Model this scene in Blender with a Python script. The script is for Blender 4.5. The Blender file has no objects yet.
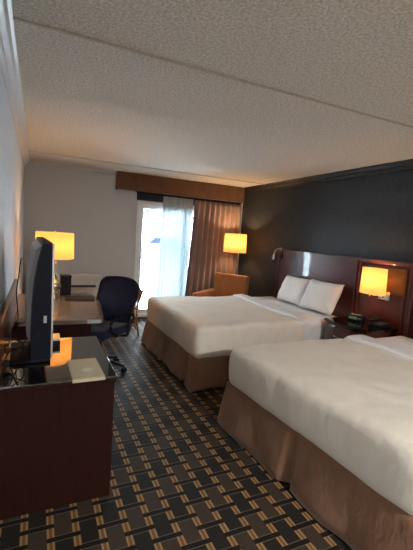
import bpy, bmesh, math, random
from mathutils import Vector, Matrix, noise
random.seed(7)
PI = math.pi
scene = bpy.context.scene
COL = scene.collection

# ------------------------------------------------------------------ materials
def newmat(name):
    m = bpy.data.materials.new(name); m.use_nodes = True
    nt = m.node_tree; nt.nodes.clear()
    out = nt.nodes.new('ShaderNodeOutputMaterial')
    return m, nt, out

def principled(nt, out, col, rough=.5, metal=0, spec=.5, coat=0, sheen=0, ior=1.45):
    b = nt.nodes.new('ShaderNodeBsdfPrincipled')
    b.inputs['Base Color'].default_value = (*col, 1)
    b.inputs['Roughness'].default_value = rough
    b.inputs['Metallic'].default_value = metal
    b.inputs['Specular IOR Level'].default_value = spec
    b.inputs['Coat Weight'].default_value = coat
    b.inputs['Coat Roughness'].default_value = .06
    b.inputs['Sheen Weight'].default_value = sheen
    b.inputs['IOR'].default_value = ior
    nt.links.new(b.outputs[0], out.inputs[0])
    return b

def coords(nt, scale=(1, 1, 1)):
    tc = nt.nodes.new('ShaderNodeTexCoord'); mp = nt.nodes.new('ShaderNodeMapping')
    mp.inputs['Scale'].default_value = scale
    nt.links.new(tc.outputs['Object'], mp.inputs[0])
    return mp.outputs[0]

def noise_tex(nt, vec, scale, detail=3, rough=.5):
    n = nt.nodes.new('ShaderNodeTexNoise')
    n.inputs['Scale'].default_value = scale; n.inputs['Detail'].default_value = detail
    n.inputs['Roughness'].default_value = rough
    nt.links.new(vec, n.inputs['Vector'])
    return n.outputs['Fac']

def ramp(nt, fac, stops):
    r = nt.nodes.new('ShaderNodeValToRGB')
    e = r.color_ramp.elements
    while len(e) < len(stops): e.new(.5)
    for i, (p, c) in enumerate(stops):
        e[i].position = p; e[i].color = (*c, 1)
    nt.links.new(fac, r.inputs[0])
    return r.outputs[0]

def bump(nt, b, height, strength, dist):
    n = nt.nodes.new('ShaderNodeBump')
    n.inputs['Strength'].default_value = strength; n.inputs['Distance'].default_value = dist
    nt.links.new(height, n.inputs['Height']); nt.links.new(n.outputs[0], b.inputs['Normal'])

def plain(name, col, rough=.5, metal=0, spec=.5, coat=0, var=.06, scale=30, bmp=0, bscale=200, ior=1.45, sheen=0):
    m, nt, out = newmat(name)
    b = principled(nt, out, col, rough, metal, spec, coat, sheen, ior)
    v = coords(nt)
    f = noise_tex(nt, v, scale)
    lo = tuple(c * (1 - var) for c in col); hi = tuple(min(1, c * (1 + var)) for c in col)
    nt.links.new(ramp(nt, f, [(.3, lo), (.7, hi)]), b.inputs['Base Color'])
    if bmp: bump(nt, b, noise_tex(nt, v, bscale, 2), bmp, .002)
    return m

def wood(name, dark, light, rough=.3, coat=.5, stretch=(14, 1.2, 14), spec=.5):
    m, nt, out = newmat(name)
    b = principled(nt, out, dark, rough, coat=coat, spec=spec)
    f = noise_tex(nt, coords(nt, stretch), 3.0, 6, .6)
    nt.links.new(ramp(nt, f, [(.25, dark), (.55, light), (.8, dark)]), b.inputs['Base Color'])
    return m

def fabric(name, col, rough=.9, weave=500, var=.12, sheen=.2, bmp=.3, wrinkle=0):
    m, nt, out = newmat(name)
    b = principled(nt, out, col, rough, spec=.2, sheen=sheen)
    v = coords(nt)
    f = noise_tex(nt, v, 9, 4)
    lo = tuple(c * (1 - var) for c in col); hi = tuple(min(1, c * (1 + var)) for c in col)
    nt.links.new(ramp(nt, f, [(.3, lo), (.7, hi)]), b.inputs['Base Color'])
    if wrinkle: bump(nt, b, noise_tex(nt, coords(nt, (1, 1.8, 1)), wrinkle, 4, .5), .35, .03)
    else: bump(nt, b, noise_tex(nt, v, weave, 1), bmp, .001)
    return m

def carpet_mat():
    m, nt, out = newmat('woven_pattern_carpet')
    b = principled(nt, out, (.03, .03, .03), .65, spec=.13, sheen=.02)
    tc = nt.nodes.new('ShaderNodeTexCoord'); s = nt.nodes.new('ShaderNodeSeparateXYZ')
    nt.links.new(tc.outputs['Object'], s.inputs[0])
    def mt(op, a, c=None, d=None):
        n = nt.nodes.new('ShaderNodeMath'); n.operation = op
        for i, q in enumerate((a, c, d)):
            if q is None: continue
            if isinstance(q, (int, float)): n.inputs[i].default_value = q
            else: nt.links.new(q, n.inputs[i])
        return n.outputs[0]
    X, P = .1172, .1765
    x = mt('DIVIDE', mt('SUBTRACT', s.outputs[0], .4313), X)       # tan strip centres at whole numbers
    n = mt('FLOOR', x); fx = mt('SUBTRACT', x, n)                   # block column and place in it
    y = s.outputs[1]
    def barmask(col_index):
        # bars of block column: y = 1.813 + P*k, shifted half a period on every other column
        sh = mt('MULTIPLY', col_index, .5)
        t = mt('SUBTRACT', mt('DIVIDE', mt('SUBTRACT', y, 1.813), P), sh)
        d = mt('ABSOLUTE', mt('SUBTRACT', t, mt('ROUND', t)))
        return d
    HB = .078; HL = .105
    d0 = barmask(n)
    half = .155                                                     # half width of the tan strip in columns
    ext = half + .0
    intan_r = mt('GREATER_THAN', fx, 1 - half); intan_l = mt('LESS_THAN', fx, half)
    intan = mt('MAXIMUM', intan_r, intan_l)
    # neighbour column whose bars also cross this tan strip
    nb = mt('ADD', n, mt('SUBTRACT', intan_r, intan_l))
    d1 = barmask(nb)
    bar = mt('MAXIMUM', mt('LESS_THAN', d0, HB), mt('MULTIPLY', intan, mt('LESS_THAN', d1, HB)))
    lip = mt('LESS_THAN', d0, HL)
    # block colour: dark and brown alternate along y, moved half a bar period per column
    tb = mt('DIVIDE', mt('SUBTRACT', mt('SUBTRACT', y, 1.900), mt('MULTIPLY', n, P / 2)), 2 * P)
    db = mt('ABSOLUTE', mt('SUBTRACT', tb, mt('ROUND', tb)))
    brown = mt('GREATER_THAN', db, .25)
    e = mt('ABSOLUTE', mt('SUBTRACT', x, mt('ROUND', x)))           # distance to strip centre
    tanedge = mt('MULTIPLY', mt('GREATER_THAN', e, .062), mt('LESS_THAN', e, .135))
    def mix(f, a, c):
        q = nt.nodes.new('ShaderNodeMix'); q.data_type = 'RGBA'
        nt.links.new(f, q.inputs[0])
        for i, z in ((6, a), (7, c)):
            if isinstance(z, tuple): q.inputs[i].default_value = (*z, 1)
            else: nt.links.new(z, q.inputs[i])
        return q.outputs[2]
    block = mix(brown, (.021, .019, .018), (.054, .039, .029))
    c = mix(lip, block, (.13, .105, .08))
    tan = mix(tanedge, (.19, .095, .035), (.36, .235, .11))
    c = mix(intan, c, tan)
    c = mix(bar, c, (.012, .010, .010))
    fuzz = noise_tex(nt, coords(nt), 260, 2, .7)
    mul = nt.nodes.new('ShaderNodeMix'); mul.data_type = 'RGBA'; mul.blend_type = 'MULTIPLY'
    mul.inputs[0].default_value = 1
    nt.links.new(c, mul.inputs[6]); nt.links.new(ramp(nt, fuzz, [(.25, (.55, .55, .55)), (.75, (1.35, 1.35, 1.35))]), mul.inputs[7])
    nt.links.new(mul.outputs[2], b.inputs['Base Color'])
    bump(nt, b, fuzz, .5, .003)
    return m

def shade_mat(name, col, glow):
    m, nt, out = newmat(name)
    d = nt.nodes.new('ShaderNodeBsdfDiffuse'); d.inputs[0].default_value = (*col, 1)
    t = nt.nodes.new('ShaderNodeBsdfTranslucent'); t.inputs[0].default_value = (*col, 1)
    mx = nt.nodes.new('ShaderNodeMixShader'); mx.inputs[0].default_value = .55
    e = nt.nodes.new('ShaderNodeEmission'); e.inputs[0].default_value = (1.0, .52, .13, 1); e.inputs[1].default_value = glow
    f = noise_tex(nt, coords(nt, (1, 1, .4)), 120, 2)
    nt.links.new(ramp(nt, f, [(.3, tuple(c * .92 for c in col)), (.7, col)]), t.inputs[0])
    a = nt.nodes.new('ShaderNodeAddShader')
    nt.links.new(d.outputs[0], mx.inputs[1]); nt.links.new(t.outputs[0], mx.inputs[2])
    nt.links.new(mx.outputs[0], a.inputs[0]); nt.links.new(e.outputs[0], a.inputs[1])
    nt.links.new(a.outputs[0], out.inputs[0])
    return m

def sheer_mat():
    m, nt, out = newmat('sheer_voile')
    d = nt.nodes.new('ShaderNodeBsdfDiffuse'); d.inputs[0].default_value = (.82, .88, .9, 1)
    t = nt.nodes.new('ShaderNodeBsdfTranslucent'); t.inputs[0].default_value = (.10, .128, .142, 1)
    mx = nt.nodes.new('ShaderNodeMixShader'); mx.inputs[0].default_value = .6
    tr = nt.nodes.new('ShaderNodeBsdfTransparent'); tr.inputs[0].default_value = (.9, .97, 1, 1)
    m2 = nt.nodes.new('ShaderNodeMixShader'); m2.inputs[0].default_value = .012
    nt.links.new(d.outputs[0], mx.inputs[1]); nt.links.new(t.outputs[0], mx.inputs[2])
    nt.links.new(mx.outputs[0], m2.inputs[1]); nt.links.new(tr.outputs[0], m2.inputs[2])
    nt.links.new(m2.outputs[0], out.inputs[0])
    return m

def pane_mat():
    m, nt, out = newmat('window_glass')
    tr = nt.nodes.new('ShaderNodeBsdfTransparent'); tr.inputs[0].default_value = (.93, .97, .97, 1)
    g = nt.nodes.new('ShaderNodeBsdfGlossy'); g.inputs['Roughness'].default_value = .02
    fr = nt.nodes.new('ShaderNodeFresnel'); fr.inputs[0].default_value = 1.5
    mx = nt.nodes.new('ShaderNodeMixShader')
    nt.links.new(fr.outputs[0], mx.inputs[0]); nt.links.new(tr.outputs[0], mx.inputs[1]); nt.links.new(g.outputs[0], mx.inputs[2])
    nt.links.new(mx.outputs[0], out.inputs[0])
    return m

def mesh_fabric_mat():
    m, nt, out = newmat('open_mesh_fabric')
    b = principled(nt, out, (.016, .024, .065), .8, spec=.1)
    tr = nt.nodes.new('ShaderNodeBsdfTransparent')
    mx = nt.nodes.new('ShaderNodeMixShader')
    v = coords(nt, (220, 220, 220))
    vo = nt.nodes.new('ShaderNodeTexVoronoi'); vo.inputs['Scale'].default_value = 1; nt.links.new(v, vo.inputs['Vector'])
    nt.links.new(ramp(nt, vo.outputs['Distance'], [(.22, (.6, .6, .6)), (.34, (0, 0, 0))]), mx.inputs[0])
    nt.links.new(b.outputs[0], mx.inputs[1]); nt.links.new(tr.outputs[0], mx.inputs[2])
    nt.links.new(mx.outputs[0], out.inputs[0])
    return m

def wall_mat(name, col, scale, strength, var=.08, rough=.7, dist=.006):
    m, nt, out = newmat(name)
    b = principled(nt, out, col, rough, spec=.35)
    v = coords(nt)
    f = noise_tex(nt, v, scale, 3, .6)
    lo = tuple(c * (1 - var) for c in col); hi = tuple(min(1, c * (1 + var)) for c in col)
    nt.links.new(ramp(nt, f, [(.35, lo), (.65, hi)]), b.inputs['Base Color'])
    bump(nt, b, f, strength, dist)
    return m

M = dict(
    carpet=carpet_mat(),
    ceiling=wall_mat('popcorn_ceiling', (.78, .72, .63), 75, 1.0, .22, .95, .012),
    seam=wall_mat('ceiling_seam_plaster', (.62, .54, .44), 40, .2, .03, .9),
    wall_light=wall_mat('pale_grey_textured_vinyl', (.78, .85, .93), 60, .8, .10, .6),
    wall_window=wall_mat('pale_grey_paint', (.57, .60, .63), 120, .15, .03, .7),
    wall_dark=wall_mat('charcoal_textured_vinyl', (.030, .032, .038), 38, .7, .22, .55),
    white_trim=plain('white_gloss_trim', (.74, .77, .80), .35),
    dark_trim=plain('black_brown_trim', (.012, .011, .012), .5),
    vinyl=plain('white_door_vinyl', (.80, .84, .86), .3),
    cherry=wood('dark_cherry_veneer', (.050, .011, .010), (.078, .018, .015), .25, .35, (3, 3, 14)),
    cherry_h=wood('dark_cherry_headboard', (.065, .015, .014), (.10, .024, .022), .38, .5, (3, 12, 3)),
    espresso=wood('espresso_veneer', (.016, .004, .003), (.026, .007, .005), .6, 0, (10, 10, 1.2), .15),
    redwood=wood('reddish_stained_wood', (.16, .045, .025), (.26, .085, .045), .3, .4),
    splash=wood('reddish_brown_backsplash', (.15, .055, .03), (.21, .08, .045), .35, .3),
    blackglass=plain('black_glass_top', (.010, .010, .012), .035, spec=1.0, coat=1, var=.02, ior=1.9),
    deskglass=plain('brown_glass_top', (.20, .155, .142), .26, spec=.6, coat=.35, var=.03, ior=1.5),
    black=plain('black_plastic', (.008, .009, .015), .5, spec=.2),
    tvblack=plain('navy_black_tv_plastic', (.004, .006, .015), .5, spec=.18),
    tvgrey=plain('grey_tv_back', (.42, .42, .43), .5),
    silver=plain('silver_plastic', (.62, .64, .67), .25, .6),
    chrome=plain('chrome', (.75, .75, .76), .12, 1),
    screen=plain('tv_screen', (.004, .004, .006), .08, coat=1),
    brass=plain('brushed_brass', (.45, .33, .18), .25, 1),
    mercury=plain('mercury_glass', (.80, .72, .58), .16, .85, var=.25, scale=45, bmp=.4, bscale=60),
    coverlet=fabric('cream_bed_cover', (.86, .81, .73), .85, var=.03, sheen=.1, wrinkle=5),
    sheet=fabric('white_bed_sheet', (.86, .87, .90), .85, var=.02, sheen=.1, wrinkle=9),
    pillow=fabric('white_pillow_cotton', (.90, .89, .88), .85, var=.02, sheen=.1, wrinkle=11),
    skirt=fabric('tan_bed_skirt', (.24, .125, .072), .75, var=.10, sheen=.3, wrinkle=8),
    drape=fabric('taupe_drape', (.25, .172, .152), .8, var=.08, sheen=.2),
    valance=fabric('rust_brown_valance', (.15, .076, .045), .8, var=.12, sheen=.1),
    header=plain('dark_navy_header', (.012, .015, .032), .8),
    orange=fabric('burnt_orange_upholstery', (.38, .145, .045), .8, var=.12, sheen=.3),
    seatblue=fabric('navy_seat_fabric', (.014, .020, .055), .85, var=.15),
    mesh=mesh_fabric_mat(),
    sheer=sheer_mat(), glass=pane_mat(),
    shade=shade_mat('amber_linen_shade', (.80, .52, .24), .22),
    shade_pale=shade_mat('pale_linen_shade', (.80, .58, .33), .13),
    bulb=shade_mat('lit_bulb', (1, .9, .7), 6),
    paper=plain('cream_paper', (.62, .55, .38), .7),
    print_=plain('pale_print', (.75, .72, .62), .7),
    leather=plain('dark_brown_leather', (.022, .014, .013), .6, spec=.2, bmp=.2),
    display=None,
    ptac=plain('ivory_appliance', (.60, .61, .60), .5),
    slot=plain('dark_louvre', (.02, .03, .06), .5),
    snow=plain('snowy_ground', (.85, .88, .92), .9, var=.05, scale=.4),
    bark=plain('grey_bark', (.12, .10, .085), .9),
    twig=plain('bare_twigs', (.15, .125, .10), .9),
    car=plain('teal_car_paint', (.05, .13, .14), .3, coat=.8),
    tyre=plain('tyre_rubber', (.03, .03, .03), .8),
    siding=plain('pale_siding', (.55, .52, .47), .8),
    concrete=plain('balcony_concrete', (.55, .54, .52), .9),
    nightglass=plain('dark_night_glass', (.008, .007, .007), .10, spec=.5),
    nylon=plain('black_cable_rubber', (.012, .012, .012), .5),
)
m, nt, out = newmat('clock_display')
e = nt.nodes.new('ShaderNodeEmission'); e.inputs[0].default_value = (.25, .28, .16, 1); e.inputs[1].default_value = .10
nt.links.new(e.outputs[0], out.inputs[0]); M['display'] = m

# ------------------------------------------------------------------ mesh helpers
def B(): return bmesh.new()

def merge(bm, t, mtx=None):
    if mtx is not None: bmesh.ops.transform(t, matrix=mtx, verts=t.verts)
    me = bpy.data.meshes.new('t'); t.to_mesh(me); t.free(); bm.from_mesh(me); bpy.data.meshes.remove(me)

def box(bm, x0, x1, y0, y1, z0, z1, bev=0, seg=2, mtx=None):
    t = bmesh.new(); bmesh.ops.create_cube(t, size=1)
    for v in t.verts:
        v.co = Vector(((x0 + x1) / 2 + v.co.x * (x1 - x0), (y0 + y1) / 2 + v.co.y * (y1 - y0), (z0 + z1) / 2 + v.co.z * (z1 - z0)))
    if bev: bmesh.ops.bevel(t, geom=list(t.edges), offset=bev, segments=seg, affect='EDGES', profile=.5)
    merge(bm, t, mtx); return bm

def lathe(bm, prof, c=(0, 0, 0), n=32, cap=True, mtx=None):
    t = bmesh.new(); rings = []
    for r, z in prof:
        rings.append([t.verts.new((c[0] + r * math.cos(2 * PI * i / n), c[1] + r * math.sin(2 * PI * i / n), c[2] + z)) for i in range(n)])
    for a, b in zip(rings, rings[1:]):
        for i in range(n): t.faces.new((a[i], a[(i + 1) % n], b[(i + 1) % n], b[i]))
    if cap:
        t.faces.new(list(reversed(rings[0]))); t.faces.new(rings[-1])
    bmesh.ops.recalc_face_normals(t, faces=t.faces)
    merge(bm, t, mtx); return bm

def tube(bm, pts, r, n=10, cap=True):
    pts = [Vector(p) for p in pts]; t = bmesh.new(); rings = []
    up = Vector((0, 0, 1))
    for i, p in enumerate(pts):
        d = (pts[min(i + 1, len(pts) - 1)] - pts[max(i - 1, 0)]).normalized()
        s = d.cross(up)
        if s.length < .05: s = d.cross(Vector((1, 0, 0)))
        s.normalize(); u = s.cross(d)
        rr = r[i] if isinstance(r, (list, tuple)) else r
        rings.append([t.verts.new(p + (s * math.cos(2 * PI * k / n) + u * math.sin(2 * PI * k / n)) * rr) for k in range(n)])
    for a, b in zip(rings, rings[1:]):
        for i in range(n): t.faces.new((a[i], a[(i + 1) % n], b[(i + 1) % n], b[i]))
    if cap: t.faces.new(rings[0]); t.faces.new(rings[-1])
    bmesh.ops.recalc_face_normals(t, faces=t.faces)
    merge(bm, t); return bm

def spline(pts, n=8):
    pts = [Vector(p) for p in pts]; o = []
    for i in range(len(pts) - 1):
        p0, p1, p2, p3 = pts[max(i - 1, 0)], pts[i], pts[i + 1], pts[min(i + 2, len(pts) - 1)]
        for k in range(n):
            t = k / n
            o.append(.5 * ((2 * p1) + (p2 - p0) * t + (2 * p0 - 5 * p1 + 4 * p2 - p3) * t * t + (3 * p1 - p0 - 3 * p2 + p3) * t ** 3))
    o.append(pts[-1]); return o

def prism(bm, outline, z0, z1, bev=0):
    t = bmesh.new()
    a = [t.verts.new((x, y, z0)) for x, y in outline]; b = [t.verts.new((x, y, z1)) for x, y in outline]
    t.faces.new(list(reversed(a))); t.faces.new(b); n = len(a)
    for i in range(n): t.faces.new((a[i], a[(i + 1) % n], b[(i + 1) % n], b[i]))
    bmesh.ops.recalc_face_normals(t, faces=t.faces)
    if bev:
        es = [e for e in t.edges if abs(e.verts[0].co.z - e.verts[1].co.z) < 1e-6]
        bmesh.ops.bevel(t, geom=es, offset=bev, segments=2, affect='EDGES')
    merge(bm, t); return bm

def extrude_profile(bm, prof, axis, a0, a1):
    """prof: list of 2D points; axis 'y' -> (x,z) profile swept along y, axis 'x' -> (y,z) profile swept along x"""
    t = bmesh.new()
    def P(p, a): return (p[0], a, p[1]) if axis == 'y' else (a, p[0], p[1])
    A = [t.verts.new(P(p, a0)) for p in prof]; Bv = [t.verts.new(P(p, a1)) for p in prof]; n = len(prof)
    t.faces.new(A); t.faces.new(list(reversed(Bv)))
    for i in range(n): t.faces.new((A[i], A[(i + 1) % n], Bv[(i + 1) % n], Bv[i]))
    bmesh.ops.recalc_face_normals(t, faces=t.faces)
    merge(bm, t); return bm

def ribbon(bm, grid, close=False):
    """grid[i][j] points -> sheet"""
    t = bmesh.new(); V = [[t.verts.new(p) for p in row] for row in grid]
    for i in range(len(V) - 1):
        for j in range(len(V[0]) - 1):
            t.faces.new((V[i][j], V[i + 1][j], V[i + 1][j + 1], V[i][j + 1]))
    bmesh.ops.recalc_face_normals(t, faces=t.faces)
    merge(bm, t); return bm

def obj(name, bm, mat, parent=None, smooth=False, solid=0, local=False, angle=40):
    me = bpy.data.meshes.new(name)
    if parent is not None and not local:
        wl = Vector(parent.location)
        p = parent.parent
        while p is not None: wl += Vector(p.location); p = p.parent
        bmesh.ops.translate(bm, verts=bm.verts, vec=-wl)
    bm.to_mesh(me); bm.free()
    me.materials.append(M[mat])
    o = bpy.data.objects.new(name, me); COL.objects.link(o)
    if parent is not None: o.parent = parent
    if smooth:
        for p in me.polygons: p.use_smooth = True
        try: me.set_sharp_from_angle(angle=math.radians(angle))
        except Exception: pass
    if solid:
        md = o.modifiers.new('thickness', 'SOLIDIFY'); md.thickness = solid; md.offset = 0
    return o

def tag(o, label, cat, group=None):
    o['label'] = label; o['category'] = cat
    if group: o['group'] = group
    return o

def thing(name, label, cat, loc=(0, 0, 0), rz=0, group=None):
    o = bpy.data.objects.new(name, None); COL.objects.link(o)
    o.location = loc; o.rotation_euler = (0, 0, rz); o.empty_display_size = .1
    return tag(o, label, cat, group)

def struct(name, bm=None, mat=None, parent=None, **k):
    o = obj(name, bm, mat, parent, **k)
    if parent is None: o['kind'] = 'structure'
    return o

def lattice_box(L, W, H, r, step, fn):
    """rounded, finely divided box 0..L,0..W,0..H; fn maps the point to its place"""
    def ax(n):
        k = max(2, int((n - 2 * r) / step)); c = [0, .3 * r, .65 * r] + [r + (n - 2 * r) * i / k for i in range(k + 1)] + [n - .65 * r, n - .3 * r, n]
        return c
    X, Y, Z = ax(L), ax(W), ax(H)
    t = bmesh.new(); D = {}
    def vert(i, j, k):
        if (i, j, k) in D: return D[(i, j, k)]
        p = Vector((X[i], Y[j], Z[k]))
        q = Vector((min(max(p.x, r), L - r), min(max(p.y, r), W - r), min(max(p.z, r), H - r)))
        d = p - q
        if d.length > 1e-9: p = q + d.normalized() * r
        D[(i, j, k)] = t.verts.new(fn(p)); return D[(i, j, k)]
    nx, ny, nz = len(X) - 1, len(Y) - 1, len(Z) - 1
    for i in range(nx):
        for j in range(ny):
            for k in (0, nz): t.faces.new((vert(i, j, k), vert(i + 1, j, k), vert(i + 1, j + 1, k), vert(i, j + 1, k)))
    for i in range(nx):
        for k in range(nz):
            for j in (0, ny): t.faces.new((vert(i, j, k), vert(i + 1, j, k), vert(i + 1, j, k + 1), vert(i, j, k + 1)))
    for j in range(ny):
        for k in range(nz):
            for i in (0, nx): t.faces.new((vert(i, j, k), vert(i, j + 1, k), vert(i, j + 1, k + 1), vert(i, j, k + 1)))
    bmesh.ops.recalc_face_normals(t, faces=t.faces)
    return t

# ------------------------------------------------------------------ room shell
XL, XR, YN, YF, H = -.184, 3.457, -3.4, 6.014, 2.386
struct('floor', box(B(), XL - .15, XR + .15, YN - .15, YF + .02, -.12, 0), 'carpet')
struct('ceiling', box(B(), XL - .15, XR + .15, YN - .15, YF + .15, H, H + .12), 'ceiling')
struct('wall_left', box(B(), XL - .15, XL, YN, YF + .15, 0, H), 'wall_light')
struct('wall_right', box(B(), XR, XR + .15, YN, YF + .15, 0, H), 'wall_dark')
struct('wall_back', box(B(), XL, XR, YN - .15, YN, 0, H), 'wall_window')
DX0, DX1, DZ0, DZ1 = 1.476, 3.20, .03, 1.975
b = B(); box(b, XL, DX0, YF, YF + .15, 0, H); box(b, DX1, XR, YF, YF + .15, 0, H); box(b, DX0, DX1, YF, YF + .15, DZ1, H)
struct('wall_window', b, 'wall_window')
def crown(s):   # (horizontal, down) profile
    return [(0, 0), (.075, 0), (.075, -.012), (.062, -.022), (.050, -.048), (.026, -.062), (.020, -.082), (.010, -.088), (.010, -.100), (0, -.100)]
struct('trim_1', extrude_profile(B(), [(XL + a, H + z) for a, z in crown(1)], 'y', YN, YF), 'white_trim')
struct('trim_2', extrude_profile(B(), [(XR - a, H + z) for a, z in crown(1)], 'y', YN, YF), 'dark_trim')
struct('trim_3', extrude_profile(B(), [(YF - a * .45, H + z * .45) for a, z in crown(1)], 'x', XL + .05, 1.12), 'wall_window')
for i, (ys, w) in enumerate(((1.937, .008), (5.21, .012))):
    struct('trim_%d' % (4 + i), box(B(), XL + .075, XR - .075, ys - w, ys + w, H - .009, H, .002, 1), 'seam')
struct('baseboard_left', box(B(), XL, XL + .014, YN, YF, 0, .10, .004), 'dark_trim')
struct('baseboard_right', box(B(), XR - .014, XR, YN, YF, 0, .10, .004), 'dark_trim')
b = B(); box(b, XL, DX0 - .05, YF - .014, YF, 0, .10, .004)
struct('baseboard_window', b, 'white_trim')

# sliding glass door
b = B()
fw = .06
box(b, DX0, DX0 + fw, YF - .01, YF + .13, .03, DZ1, .004); box(b, DX1 - fw, DX1, YF - .01, YF + .13, .03, DZ1, .004)
box(b, DX0 + fw, DX1 - fw, YF - .01, YF + .13, DZ1 - fw, DZ1, .004); box(b, DX0 + fw, DX1 - fw, YF - .01, YF + .13, .03, .08, .004)
d = struct('door_1', b, 'vinyl')
def sash(x0, x1, y):
    b = B(); s = .055
    box(b, x0, x0 + s, y, y + .035, .08, DZ1 - fw, .003); box(b, x1 - s, x1, y, y + .035, .08, DZ1 - fw, .003)
    box(b, x0 + s, x1 - s, y, y + .035, DZ1 - fw - s, DZ1 - fw, .003); box(b, x0 + s, x1 - s, y, y + .035, .08, .16, .003)
    o = obj('door_sash', b, 'vinyl', d)
    obj('glass_pane', box(B(), x0 + s, x1 - s, y + .015, y + .021, .16, DZ1 - fw - s), 'glass', o)
    return o
sl = sash(DX0 + fw, 2.36, YF + .02); sash(2.31, DX1 - fw, YF + .07)
obj('door_handle', box(B(), DX0 + fw + .012, DX0 + fw + .034, YF - .02, YF + .018, .95, 1.12, .006), 'vinyl', sl)
struct('trim_6', box(B(), DX0, DX1, YF - .02, YF + .14, 0, .03, .004), 'brass')

# valance, header and curtains
b = B()
box(b, 1.12, 3.40, 5.875, 5.893, 2.112, H - .002, .004); box(b, 1.12, 1.138, 5.893, YF, 2.112, H - .002, .004); box(b, 3.382, 3.40, 5.893, YF, 2.112, H - .002)
v = thing('valance', 'rust brown upholstered valance box above the glass door', 'valance', (2.26, 5.95, 2.112))
obj('valance_board', b, 'valance', v)
obj('valance_piping', box(B(), 1.116, 3.40, 5.870, 5.879, 2.108, 2.117, .002), 'drape', v)
tag(obj('header_strip', box(B(), 1.462, 3.38, 5.985, 6.006, 1.985, 2.2, .004), 'header'), 'dark navy strip under the valance above the door', 'curtain header')  # dark navy strip between the valance and the door top
r = thing('curtain_rail', 'thin black curtain rail under the valance', 'curtain rail', (2.3, 5.935, 2.11))
obj('rail', box(B(), 1.42, 3.38, 5.928, 5.942, 2.094, 2.110, .003), 'black', r)
obj('rail_end_stop', lathe(B(), [(.004, -.008), (.011, -.006), (.011, .008), (.004, .012)], (2.455, 5.935, 2.088), 12), 'black', r)

def drape_grid(x0t, x1t, x0b, x1b, yt, folds, amp, z0, z1, seed, nx=220, nz=26):
    g = []
    for i in range(nx + 1):
        u = i / nx; col = []
        for j in range(nz + 1):
            w = j / nz; z = z1 + (z0 - z1) * w
            x = (x0t + (x0b - x0t) * w) * (1 - u) + (x1t + (x1b - x1t) * w) * u
            ph = folds * 2 * PI * (u + .012 * noise.noise(Vector((u * 6, w * 1.5, seed))))
            a = amp * (.75 + .35 * noise.noise(Vector((u * 5, w, seed + 3)))) * (.75 + .35 * w)
            y = yt + a * math.sin(ph) + .2 * a * math.sin(2 * ph + 1)
            x += .25 * a * math.cos(ph)
            col.append((x, y, z))
        g.append(col)
    return g
c = thing('drape', 'floor-length taupe drape in deep folds beside the dark wall', 'curtain', (2.93, 5.9, 0))
obj('drape_panel', ribbon(B(), drape_grid(2.445, 3.36, 2.35, 3.40, 5.915, 9, .038, .02, 2.076, 1)), 'drape', c, smooth=True, solid=.004, angle=80)
c = thing('sheer_curtain', 'white translucent sheer curtain gathered over the glass door', 'curtain', (2.2, 5.96, 0))
obj('sheer_panel', ribbon(B(), drape_grid(1.90, 2.45, 1.86, 2.39, 5.972, 9, .009, .02, 2.085, 5)), 'sheer', c, smooth=True, solid=.0, angle=80)
for x in (1.945, 2.06, 2.10, 2.36):
    obj('gathering_tab', box(B(), x, x + .028, 5.942, 5.950, 1.97, 2.085, .002), 'tvgrey', c)

# ------------------------------------------------------------------ outside
struct('ground', box(B(), -30, 60, YF + 1.7, 90, -.5, -.25), 'snow')
struct('balcony_slab', box(B(), .6, 4.2, YF + .15, YF + 1.7, -.25, -.02), 'snow')
def car(x, y, label):
    t = thing('parked_car', label, 'car', (x, y, -.25))
    body = [(-2.2, .35), (-2.2, .75), (-1.9, .9), (-1.2, .95), (-.7, 1.42), (.7, 1.45), (1.35, .98), (2.05, .85), (2.2, .6), (2.2, .35)]
    obj('car_body', extrude_profile(B(), [(p[0] + x, p[1] - .25) for p in body], 'y', y - .85, y + .85) if False else _car_body(x, y, body), 'car', t)
    for s in (-1, 1):
        w = [(-1.05, .98), (-.62, 1.36), (.62, 1.38), (1.12, .98)]
        b = B(); tt = bmesh.new(); yy = y + s * .845
        vs = [tt.verts.new((x + p[0], yy - s * .0, p[1] - .25)) for p in w] + [tt.verts.new((x + p[0], yy + s * .012, p[1] - .25)) for p in w]
        tt.faces.new(vs[:4]); tt.faces.new(vs[4:])
        for i in range(4): tt.faces.new((vs[i], vs[(i + 1) % 4], vs[4 + (i + 1) % 4], vs[4 + i]))
        merge(b, tt); obj('side_window', b, 'tvblack', t)
        for cx in (-1.35, 1.35):
            mt = Matrix.Translation((x + cx, y + s * .76, .33 - .25)) @ Matrix.Rotation(PI / 2, 4, 'X')
            obj('wheel', lathe(B(), [(.1, -.1), (.32, -.1), (.33, -.05), (.33, .05), (.32, .1), (.1, .1)], n=20, mtx=mt), 'tyre', t)
    return t
def _car_body(x, y, body):
    b = B(); extrude_profile(b, [(p[0], p[1]) for p in body], 'y', -.84, .84)
    # profile is in x,z already; move to place
    bmesh.ops.translate(b, verts=b.verts, vec=(x, y, -.25))
    return b
car(7.3, 23, 'teal car parked outside beyond the glass door')
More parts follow.
